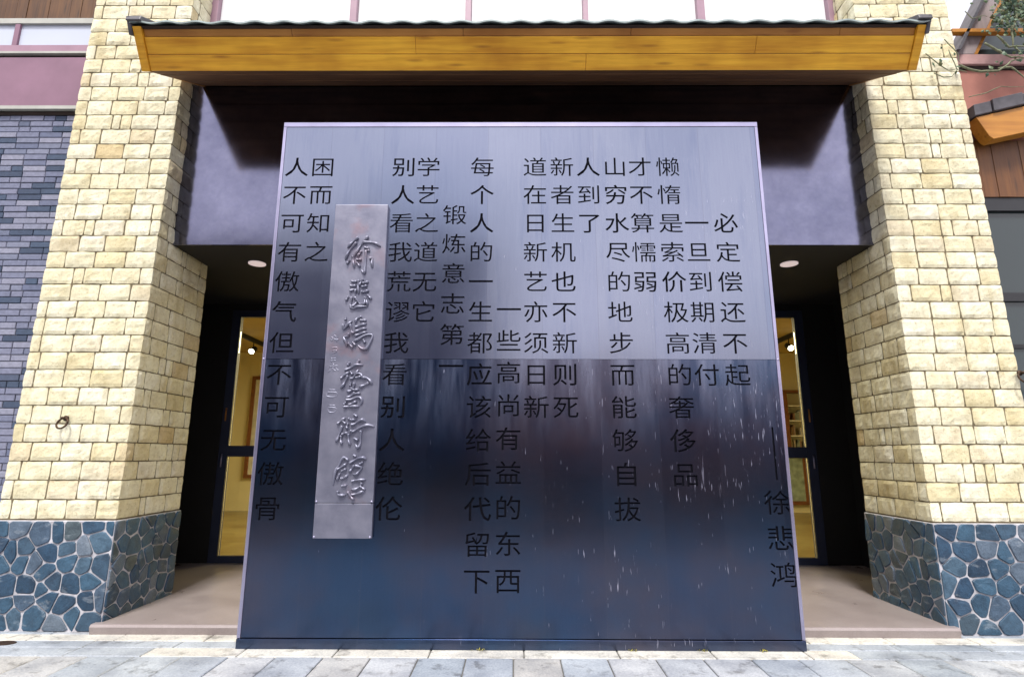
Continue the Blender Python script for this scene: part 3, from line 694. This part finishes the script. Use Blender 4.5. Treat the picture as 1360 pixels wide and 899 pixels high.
def picture(x0, x1, z0, z1, mat, label):
    root = empty('framed_painting', ((x0+x1)/2, 15, z0), label, 'painting')
    f = MB(); t = .09
    f.box(x0, x0+t, 14.95, 15.015, z0, z1); f.box(x1-t, x1, 14.95, 15.015, z0, z1)
    f.box(x0+t+.001, x1-t-.001, 14.952, 15.013, z0, z0+t); f.box(x0+t+.001, x1-t-.001, 14.952, 15.013, z1-t, z1)
    f.build('picture_frame', M['frame_wood'], root)
    c_ = MB(); c_.box(x0+t+.002, x1-t-.002, 14.98, 15.01, z0+t+.002, z1-t-.002); c_.build('canvas', mat, root)
picture(-7.02, -4.8, .9, 3.55, M['canvas'], 'tall brown framed painting on the gallery wall seen through the left door')
picture(6.55, 7.52, .28, 1.55, M['green_canvas'], 'green grey framed picture low on the gallery wall behind the right door')
bc = empty('bookcase', (7.1, 14.85, .08), 'pale shelf unit with brown side seen through the right glass door', 'bookcase')
m = MB(); m.box(6.85, 6.98, 14.55, 14.93, 1.62, 3.1); m.box(6.85, 7.60, 14.55, 14.93, 3.101, 3.16); m.build('side_panel', M['frame_wood'], bc)
m = MB(); m.box(6.981, 7.56, 14.90, 14.93, 1.62, 3.1); m.build('back_panel', M['white_paint'], bc)
for z_ in (1.60, 1.98, 2.36, 2.74):
    m = MB(); m.box(6.981, 7.58, 14.56, 14.899, z_, z_+.03); m.build('shelf', M['white_paint'], bc)
m = MB()
for z_ in (1.631, 2.011, 2.391):
    x = 7.0
    while x < 7.5:
        w_ = R.uniform(.025, .05); h_ = R.uniform(.18, .28)
        if R.random() < .75: m.box(x, x+w_-.002, 14.62, 14.85, z_, z_+h_)
        x += w_
bk = m.build('row_of_books', M['books']); tag(bk, 'row upon row of small books standing on the pale shelves', 'books')
for x, lab in ((-6.2, 'black lighting track on the gallery ceiling, seen through the left door'), (6.2, 'black lighting track on the gallery ceiling, seen through the right door')):
    tr = MB(); tr.box(x-.03, x+.03, 8.6, 14.8, 4.10, 4.198); tag(tr.build('ceiling_track', M['black']), lab, 'lighting track', 'lighting tracks of the gallery')
for x, y_, lab in ((-6.2, 13.1, 'lit spotlight on the ceiling track seen through the left door'), (6.2, 12.6, 'lit spotlight on the ceiling track seen through the right door')):
    r_ = empty('spotlight', (x, y_, 4.1), lab, 'spotlight', 'spotlights of the gallery')
    h_ = MB(); h_.tube([(x, y_, 4.10), (x, y_, 3.97)], .012, 8); h_.build('arm', M['black'], r_)
    h_ = MB(); h_.tube([(x, y_+.09, 3.97), (x, y_-.08, 3.87)], [.06, .07], 14); h_.build('lamp_housing', M['black'], r_)
    h_ = MB(); h_.tube([(x, y_-.081, 3.869), (x, y_-.10, 3.859)], [.062, .045], 14); h_.build('bulb', M['bulb'], r_)
for x, y_, e in ((-1.8, 12.2, 270), (1.8, 12.2, 270), (0, 10, 100)):
    pl = bpy.data.lights.new('gallery_lamp', 'AREA'); pl.energy = e; pl.color = (1, .83, .46); pl.size = 2.4
    po = bpy.data.objects.new('gallery_lamp', pl); C.objects.link(po); po.location = (x, y_, 3.9)

# ------------------------------------------------------------------ the steel sign panel
PX0, PX1, PY, PZ1, SEAM = -2.205, 2.29, 4.85, 4.598, 2.317
sign = empty('steel_sign_panel', (.04, 4.95, 0), 'large upright black steel panel cut with columns of Chinese characters', 'sign panel')
COLS = [("人不可有傲气但不可无傲骨", -2.05, 0), ("困而知之", -1.806, 0), ("别人看我荒谬我看别人绝伦", -1.044, 0), ("学艺之道无它", -.814, 0),
        ("锻炼意志第一", -.558, None), ("每个人的一生都应该给后代留下", -.31, 0), ("一些高尚有益的东西", -.058, 5), ("道在日新艺亦须日新", .181, 0),
        ("新者生机也不新则死", .433, 0), ("人到了", .678, 0), ("山穷水尽的地步而能够自拔", .928, 0), ("才不算懦弱", 1.162, 0),
        ("懒惰是索价极高的奢侈品", 1.42, 0), ("一旦到期清付", 1.656, 2), ("必定偿还不起", 1.92, 2), ("徐悲鸿", 2.166, None)]
ZROW0, PITCH = 4.133, .2793
GX, GZ = .232, .205
_glyphs = {}
def glyph(ch):
    if ch not in _glyphs:
        cu = bpy.data.curves.new('glyph', 'FONT'); cu.body = ch; cu.size = 1; cu.extrude = 0; cu.resolution_u = 3
        o = bpy.data.objects.new('glyph', cu); C.objects.link(o)
        bpy.context.view_layer.update()
        dg = bpy.context.evaluated_depsgraph_get()
        me = bpy.data.meshes.new_from_object(o.evaluated_get(dg))
        bm = bmesh.new(); bm.from_mesh(me); bmesh.ops.remove_doubles(bm, verts=bm.verts, dist=1e-5)
        bmesh.ops.dissolve_limit(bm, angle_limit=.01, verts=bm.verts, edges=bm.edges)
        bmesh.ops.triangulate(bm, faces=bm.faces)
        bm.verts.index_update()
        off = {}                                              # slightly heavier strokes
        for e in bm.edges:
            if len(e.link_faces) != 1: continue
            f_ = e.link_faces[0]; a_, b_ = e.verts
            d_ = (b_.co-a_.co); nn = Vector((d_.y, -d_.x, 0))
            if nn.length < 1e-6: continue
            nn.normalize()
            if nn.dot(f_.calc_center_median()-(a_.co+b_.co)/2) > 0: nn = -nn
            for v_ in e.verts: off.setdefault(v_, []).append(nn)
        bed = [e for e in bm.edges if len(e.link_faces) == 1]
        orig = {v_: v_.co.copy() for v_ in bm.verts}
        def area(f): a_, b_, c_ = (v_.co for v_ in f.verts); return (b_.x-a_.x)*(c_.y-a_.y)-(b_.y-a_.y)*(c_.x-a_.x)
        sg = {f: area(f) > 0 for f in bm.faces}
        def valid():
            if any((area(f) > 0) != sg[f] or abs(area(f)) < 1e-7 for f in bm.faces): return False
            def o3(a_, b_, c_): return (b_.x-a_.x)*(c_.y-a_.y)-(b_.y-a_.y)*(c_.x-a_.x)
            for p_ in range(len(bed)):
                a_, b_ = bed[p_].verts
                for q_ in range(p_):
                    c_, d_ = bed[q_].verts
                    if a_ in (c_, d_) or b_ in (c_, d_): continue
                    if o3(a_.co, b_.co, c_.co)*o3(a_.co, b_.co, d_.co) <= 0 and o3(c_.co, d_.co, a_.co)*o3(c_.co, d_.co, b_.co) <= 0: return False
            return True
        for amount in (.0042, .003, .0018, 0):
            for v_, ns in off.items():
                q_ = sum(ns, Vector())
                if q_.length > .3:
                    q_.normalize(); v_.co = orig[v_] + q_*amount*min(1.4, 1/max(.6, q_.dot(ns[0])))
            if amount == 0 or valid(): break
        vs = [(v.co.x-.5, v.co.y-.355) for v in bm.verts]
        fs = [tuple(v.index for v in f.verts) for f in bm.faces]
        edges = [(e.verts[0].index, e.verts[1].index) for e in bm.edges if len(e.link_faces) == 1]
        bm.free(); bpy.data.objects.remove(o); bpy.data.curves.remove(cu); bpy.data.meshes.remove(me)
        _glyphs[ch] = (vs, fs, edges)
    return _glyphs[ch]
def extrude_glyph(m, vs, fs, edges, cx, cz, sx, sz, y0, y1):
    n = len(vs)
    P = [(cx+x*sx, y0, cz+z*sz) for x, z in vs] + [(cx+x*sx, y1, cz+z*sz) for x, z in vs]
    F = [f for f in fs] + [tuple(n+i for i in reversed(f)) for f in fs] + [(a_, b_, n+b_, n+a_) for a_, b_ in edges]
    m.add(P, F)
DEPTH = .011
cut_up, cut_low = MB(), MB()
for txt, x, r0 in COLS:
    column = bpy.data.objects.new('text_column', None); C.objects.link(column)
    column.location = (x, PY+DEPTH, 0); column.empty_display_size = .05
    column.parent = sign; column.matrix_parent_inverse = Matrix.Translation(-sign.location)
    def part(m, name='character'):
        o = m.build(name, M['groove']); o.parent = column; o.matrix_parent_inverse = Matrix.Translation(-column.location)
    for k, ch in enumerate(txt):
        col = MB()
        if txt == "锻炼意志第一": z_ = 3.655 - k*.281
        elif txt == "徐悲鸿": z_ = 1.118 - k*.2805
        else: z_ = ZROW0 - (r0+k)*PITCH
        if txt == "一些高尚有益的东西": z_ = 2.758 - k*.2815
        vs, fs, ed = glyph(ch)
        extrude_glyph(cut_up if z_ > SEAM else cut_low, vs, fs, ed, x, z_, GX, GZ, PY-.05, PY+DEPTH)
        extrude_glyph(col, vs, fs, ed, x, z_, GX*.998, GZ*.998, PY+DEPTH-.0016, PY+DEPTH-.0006)
        part(col)
    if txt == "徐悲鸿":
        cut_low.box(2.17, 2.185, PY-.05, PY+DEPTH, 1.305, 1.738); col = MB(); col.box(2.1703, 2.1847, PY+DEPTH-.0016, PY+DEPTH-.0006, 1.3053, 1.7377); part(col, 'dash')
def cut_sheet(name, mat, z0, z1, cutter, x0, x1):
    base = box(name, mat, sign, x0, x1, PY, PY+.03, z0, z1)
    cu = cutter.build('cutter', mat)
    md = base.modifiers.new('cut', 'BOOLEAN'); md.object = cu; md.operation = 'DIFFERENCE'
    for solver in ('MANIFOLD', 'EXACT'):
        md.solver = solver
        bpy.context.view_layer.update()
        dg = bpy.context.evaluated_depsgraph_get()
        me = bpy.data.meshes.new_from_object(base.evaluated_get(dg))
        print(name, solver, len(me.polygons))
        if len(me.polygons) > 500: break
    base.modifiers.clear(); base.data = me
    bpy.data.objects.remove(cu)
    return base
EB = .03
cut_sheet('upper_sheet', M['steel_up'], SEAM+.0015, PZ1-.05, cut_up, PX0+EB, PX1-EB)
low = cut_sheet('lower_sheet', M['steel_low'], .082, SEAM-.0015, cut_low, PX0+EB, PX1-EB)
m = MB(); m.box(PX0+.01, PX1-.01, PY+.031, PY+.16, 0, PZ1-.01); m.build('back_frame', M['black'], sign)
m = MB()
m.box(PX0, PX1, PY-.006, PY+.17, PZ1-.048, PZ1)
m.box(PX0, PX0+EB-.002, PY-.006, PY+.17, .078, PZ1-.049); m.box(PX1-EB+.002, PX1, PY-.006, PY+.17, .078, PZ1-.049)
m.build('edge_frame', M['steel_edge'], sign, bevel=.003)
m = MB(); m.box(PX0, PX1, PY-.012, PY+.17, 0, .076); m.build('base_strip', M['steel_low'], sign, bevel=.004)
# small screws of the frame at the seam
for x in (PX0+.012, PX1-.012):
    m = MB(); m.tube([(x, PY-.003, SEAM), (x, PY-.012, SEAM)], .009, 10); m.build('screw', M['steel_edge'], sign, smooth=True)

# ------------------------------------------------------------------ calligraphy plaque
plq = empty('calligraphy_plaque', (-1.40, 4.82, .83), 'pale grey metal plaque with raised calligraphy hung on the left of the steel panel', 'plaque')
qx0, qx1, qz0, qz1, qy = -1.643, -1.165, .835, 3.738, 4.80
m = MB(); m.box(qx0, qx1, qy, PY-.004, 1.114, qz1); m.build('main_plate', M['plaque'], plq, bevel=.004)
m = MB(); m.box(qx0, qx1, qy+.003, PY-.004, qz0, 1.110); m.build('foot_plate', M['plaque'], plq, bevel=.004)
for x, z_ in ((qx0+.012, qz0+.012), (qx1-.012, qz0+.012), (qx0+.012, 1.125), (qx1-.012, 1.125)):
    m = MB(); m.tube([(x, qy+.006, z_), (x, qy-.006, z_)], .008, 10); m.build('bolt', M['steel_edge'], plq, smooth=True)
def spline(P, n=5):
    out = []
    P = [Vector((a_/1000, b_/1000)) for a_, b_ in P]
    for i in range(len(P)-1):
        p0, p1, p2, p3 = P[max(i-1, 0)], P[i], P[i+1], P[min(i+2, len(P)-1)]
        for k in range(n):
            t = k/n
            out.append(.5*((2*p1)+(p2-p0)*t+(2*p0-5*p1+4*p2-p3)*t*t+(3*p1-p0-3*p2+p3)*t**3))
    out.append(P[-1]); return out
def brush(m, P, r, y_, lift):
    pts = spline(P); n = len(pts); rr = []
    for i in range(n):
        t = i/(n-1)
        rr.append(r*(.95 + .25*math.cos(t*2.6*math.pi) - .55*max(0, t-.72)/.28)*(.75 if i in (0, n-1) else 1))
    m.tube([(p_.x, y_, p_.y) for p_ in pts], rr, 10, flat=lift)
for k in range(1, 7):
    m = MB()
    for P in STROKES[k]: brush(m, P, .0122, qy-.001, 1.9)
    m.build('raised_character', M['plaque'], plq, smooth=True)
m = MB()
for P in STROKES[7]: brush(m, P, .0058, qy+.001, .8)
m.build('signature', M['plaque'], plq, smooth=True)

# ------------------------------------------------------------------ left neighbour
ann = empty('brick_annex', (-7, 5.9, 0), 'grey brick building with mauve metal band beside the left stone pillar', 'building')
m = MB(); m.box(-9.2, -4.60, 5.60, 6.2, -.01, 5.16); m.build('mortar_wall', M['annex_mortar'], ann)
m = MB(); z_ = .0; row = 0
while z_ < 5.13:
    x = -8.2 - (row % 2)*.125 - R.uniform(0, .03)
    while x < -4.62:
        w_ = R.choice([.25, .25, .25, .125])
        e = min(x+w_, -4.62); d_ = R.uniform(0, .006)
        if e-x > .03:
            a_, b_, c_, t_ = x+.004, e-.004, z_+.004, min(z_+.063, 5.155); y0 = 5.588-d_; k_ = .004
            m.add([(a_,5.605,c_),(b_,5.605,c_),(b_,5.605,t_),(a_,5.605,t_),(a_,y0+k_,c_),(b_,y0+k_,c_),(b_,y0+k_,t_),(a_,y0+k_,t_),(a_+k_,y0,c_+k_),(b_-k_,y0,c_+k_),(b_-k_,y0,t_-k_),(a_+k_,y0,t_-k_)],
                  [(0,1,5,4),(1,2,6,5),(2,3,7,6),(3,0,4,7),(4,5,9,8),(5,6,10,9),(6,7,11,10),(7,4,8,11),(8,9,10,11)])
        x = e
    z_ += .067; row += 1
m.build('brick_facing', M['annex_brick'], ann)
X0, X1 = -9.2, -4.675
box('bottom_trim', M['pale_trim'], ann, X0, X1, 5.53, 5.62, 5.205, 5.245)
box('shadow_gap', M['dark_gap'], ann, X0, X1, 5.575, 5.62, 5.161, 5.204)
box('metal_band', M['mauve'], ann, X0, X1, 5.55, 5.62, 5.246, 5.86)
box('top_gap', M['dark_gap'], ann, X0, X1, 5.58, 5.64, 5.861, 5.90)
box('top_trim', M['pale_trim'], ann, X0, X1, 5.53, 5.64, 5.901, 5.925)
box('lower_rail', M['mauve_trim'], ann, X0, X1, 5.545, 5.63, 5.926, 6.015)
cw = MB(); cw.box(X0, X1, 5.545, 5.62, 6.30, 6.365)
cwo = cw.build('strip_window', M['pale_trim'], ann)
for x in (-8.6, -7.15, -5.70):
    m = MB(); m.box(x, x+.055, 5.55, 5.61, 6.016, 6.299); m.build('post', M['mauve'], cwo)
for a_, b_ in ((-8.544, -7.151), (-7.094, -5.701), (-5.644, -4.677)):
    m = MB(); m.box(a_, b_, 5.575, 5.585, 6.016, 6.299); m.build('pane', M['sky_pane'], cwo)
box('floor_slab', M['dark_gap'], ann, -9.2, -4.68, 5.64, 7.6, 5.87, 6.0)
m = MB(); x = -9.2
while x < -4.7:
    m.box(x, min(x+.137, -4.69), 6.30+R.uniform(0, .012), 6.36, 6.001, 8.4); x += .142
m.build('slat_wall', M['brown_wood'], ann)

# ------------------------------------------------------------------ right neighbour
shop = empty('gabled_shop', (6.6, 6, 0), 'red stucco shop with tiled awning and timber gable beside the right stone pillar', 'building')
box('stucco_wall', M['stucco'], shop, 4.70, 9, 5.62, 5.9, 4.86, 5.73)
box('wall_coping', M['stucco_pale'], shop, 4.70, 9, 5.57, 5.9, 5.77, 5.90, .01)
box('coping_gap', M['dark_gap'], shop, 4.70, 9, 5.60, 5.9, 5.731, 5.769)
# steep glazed gable above
def rake(name, off0, off1, y0, y1, mat, zb=5.90):
    ax, az, bx, bz = 4.925, 5.90, 6.3, 8.28
    dx, dz = bx-ax, bz-az; L_ = math.hypot(dx, dz); nx_, nz_ = dz/L_, -dx/L_
    m = MB(); P = []
    a0 = (ax+off0/nx_, zb); a1 = (ax+off1/nx_, zb)
    b0 = (a0[0]+dx, zb+dz); b1 = (a1[0]+dx, zb+dz)
    m.prism_y([a0, a1, b1, b0], y0, y1)
    return m.build(name, mat, shop, bevel=.003)
rake('roof_edge', -.035, .002, 5.50, 5.72, M['tile_dark'], 5.902)
rake('rake_board', .004, .175, 5.57, 5.62, M['grey_plank'], 5.902)
rake('rake_trim', .178, .212, 5.575, 5.63, M['barge_wood'], 5.902)
m = MB(); m.prism_y([(5.17, 5.903), (9.0, 5.903), (9.0, 8.3), (6.56, 8.3)], 5.70, 5.72); m.build('gable_glass', M['shop_glass'], shop)
box('gable_rail', M['barge_wood'], shop, 4.87, 9, 5.50, 5.565, 6.125, 6.172, .004)
# tiled awning with a rising eave
def slope(x): return (x-4.90)*.245
def band(name, x0, x1, z0, z1, y0, y1, mat, bev=.004):
    m = MB(); m.prism_y([(x0, z0+slope(x0)), (x1, z0+slope(x1)), (x1, z1+slope(x1)), (x0, z1+slope(x0))], y0, y1); return m.build(name, mat, shop, bevel=bev)
x = 4.865; k = 0
while x < 7.2:
    w_ = .20 if k == 0 else .345
    band('awning_tile', x, x+w_-.012, 5.035, 5.165+.012*(k % 2), 5.40-.012*(k % 2), 5.62, M['tile_dark'], .008)
    x += w_; k += 1
m = MB(); m.prism_y([(4.885, 5.02), (4.99, 4.80), (5.03, 4.765), (7.2, 4.765+.5), (7.2, 5.02+slope(7.2))], 5.42, 5.56); m.build('barge_board', M['barge_wood'], shop, bevel=.005)
m = MB(); x = 4.70
while x < 7.0:
    m.box(x, x+.146, 5.60+R.uniform(0, .006), 5.66, 4.20, 4.855); x += .15
m.build('timber_panel', M['orange_wood'], shop)
sw = MB()
sw.box(4.70, 9, 5.62, 5.70, 4.05, 4.198); sw.box(4.70, 9, 5.63, 5.70, 3.06, 3.15); sw.box(4.70, 9, 5.64, 5.70, 2.57, 2.61); sw.box(4.70, 9, 5.62, 5.70, -.01, .4)
for x in (4.705, 6.4, 8.2): sw.box(x, x+.06, 5.628, 5.698, .401, 4.049)
swo = sw.build('shop_window', M['shop_frame'], shop)
for z0, z1 in ((3.151, 4.049), (2.611, 3.059), (.401, 2.569)):
    m = MB(); m.box(4.766, 8.999, 5.66, 5.675, z0, z1); m.build('pane', M['shop_glass'], swo)
m = MB(); m.box(4.80, 9, 5.95, 6.0, -.01, 5.88); m.build('rear_wall', M['dark_gap'], shop)

# climbing vine on the pillar and the gable
vine = empty('climbing_vine', (5.0, 5.26, 5.4), 'bare grey green vine twigs creeping across the right pillar top and gable', 'vine')
m = MB()
for i, P in enumerate(VINES):
    big = i in (3, 4, 5, 6, 8)
    pts = []
    for k in range(len(P)-1):
        for q in range(6):
            t = q/6; x_, z_ = P[k][0]*(1-t)+P[k+1][0]*t, P[k][1]*(1-t)+P[k+1][1]*t
            s_ = Vector((x_*5, z_*5, i))
            pts.append((x_+noise.noise(s_)*.03, 5.262+.0*x_+noise.noise(s_+Vector((9,9,9)))*.018, z_+noise.noise(s_+Vector((3,1,4)))*.03))
    pts.append((P[-1][0], 5.262, P[-1][1]))
    r_ = (.017 if big else .008)
    m.tube(pts, [r_*(1-.75*k/len(pts))*(.6+.4*min(1, k/8)) for k in range(len(pts))], 7)
m.build('stem', M['vine'], vine, smooth=True)
m = MB()
for (cx, cz, n_, s_) in ((5.22, 6.08, 90, .10), (5.42, 6.25, 230, .14), (5.36, 5.80, 30, .14), (4.50, 5.60, 8, .12), (5.1, 5.52, 8, .2), (5.58, 6.0, 120, .13), (5.45, 6.5, 160, .16)):
    for k in range(n_):
        c_ = Vector((R.gauss(cx, s_), 5.24+R.uniform(-.05, .09), R.gauss(cz, s_*.8)))
        a_ = Vector((R.uniform(-1,1), R.uniform(-.5,.5), R.uniform(-1,1))).normalized(); b_ = a_.cross(Vector((R.uniform(-.4,.4), 1, R.uniform(-.4,.4)))).normalized()
        l_ = R.uniform(.03, .065); w_ = l_*.42
        m.add([c_-a_*l_*.5, c_+b_*w_-a_*l_*.1, c_+a_*l_*.6, c_-b_*w_-a_*l_*.1, c_+Vector((0,-.006,0))], [(0,1,4),(1,2,4),(2,3,4),(3,0,4)])
m.build('leaves', M['leaf'], vine)

# drain cover in the pavement
dr = MB(); n = 24
pts = [(-4.14+.10*math.cos(2*math.pi*k/n), 4.95+.055*math.sin(2*math.pi*k/n)) for k in range(n)]
dr.add([(a_, b_, -.008) for a_, b_ in pts]+[(a_, b_, .006) for a_, b_ in pts], [(i, (i+1) % n, n+(i+1) % n, n+i) for i in range(n)]+[tuple(range(n, 2*n))])
tag(dr.build('drain_cover', M['iron'], bevel=.002), 'small dark oval drain cover in the pale paving by the left pillar', 'drain cover')

# ------------------------------------------------------------------ across the street (seen mirrored in the steel)
def block(x0, x1, y0, y1, h, mat, label):
    root = empty('street_house', ((x0+x1)/2, (y0+y1)/2, 0), label, 'building', 'houses across the street')
    w_ = MB(); w_.box(x0, x1, y0, y1, -.01, h); w_.build('wall', mat, root)
    r_ = MB(); r_.prism_x([(y1+.5, h+.001), (y1+.5, h+.15), ((y0+y1)/2, h+1.6), (y0-.5, h+.15), (y0-.5, h+.001)], x0-.3, x1+.3); r_.build('roof', M['tile_dark'], root)
    z_ = 1.0
    while z_ < h-1.5:
        x = x0+1
        while x < x1-1.5:
            g_ = MB(); g_.box(x, x+1.2, y1+.002, y1+.06, z_, z_+1.5); g_.build('window', M['shop_glass'], root); x += 2.4
        z_ += 3
block(-24, -1.4, -30, -17, 12.0, M['opp_grey'], 'tall slate grey house across the street, mirrored on the left of the steel panel')
block(-1.2, 26, -30, -18, 4.6, M['opp_red'], 'low dark red house across the street, mirrored in the lower steel sheet')
hd = MB()
for k in range(46):
    x = -13+k*.6
    a_ = [(x+R.uniform(-.05,.05), -12.6, 0), (x+.64, -12.6, 0), (x+.64, -11.7, 0), (x, -11.7, 0)]
    h_ = 1.0+R.uniform(-.1, .12)
    hd.add(a_+[(p_[0]+R.uniform(-.04,.04), p_[1]+R.uniform(-.06,.06), h_) for p_ in a_], [(0,1,5,4),(1,2,6,5),(2,3,7,6),(3,0,4,7),(4,5,6,7)])
tag(hd.build('hedge', M['hedge']), 'low dark hedge along the far kerb, mirrored near the foot of the panel', 'hedge')

for x, y_ in ((-.27, 4.832), (.92, 4.83), (1.48, 4.834), (1.95, 4.832)):
    t_ = MB()
    for k in range(14):
        c_ = Vector((x+R.gauss(0, .018), y_+R.uniform(-.012, .003), R.uniform(.003, .014)))
        a_ = Vector((R.uniform(-1,1), R.uniform(-1,1), R.uniform(0,1))).normalized()*R.uniform(.006, .014); b_ = a_.cross(Vector((0,0,1))).normalized()*.004
        t_.add([c_-a_, c_+b_, c_+a_, c_-b_], [(0,1,2,3)])
    t_.v.append((x, y_, 0.0))
    tag(t_.build('moss_tuft', M['moss']), 'tiny yellow green moss tuft in the paving joint along the foot of the steel panel', 'moss', 'moss tufts at the foot of the panel')
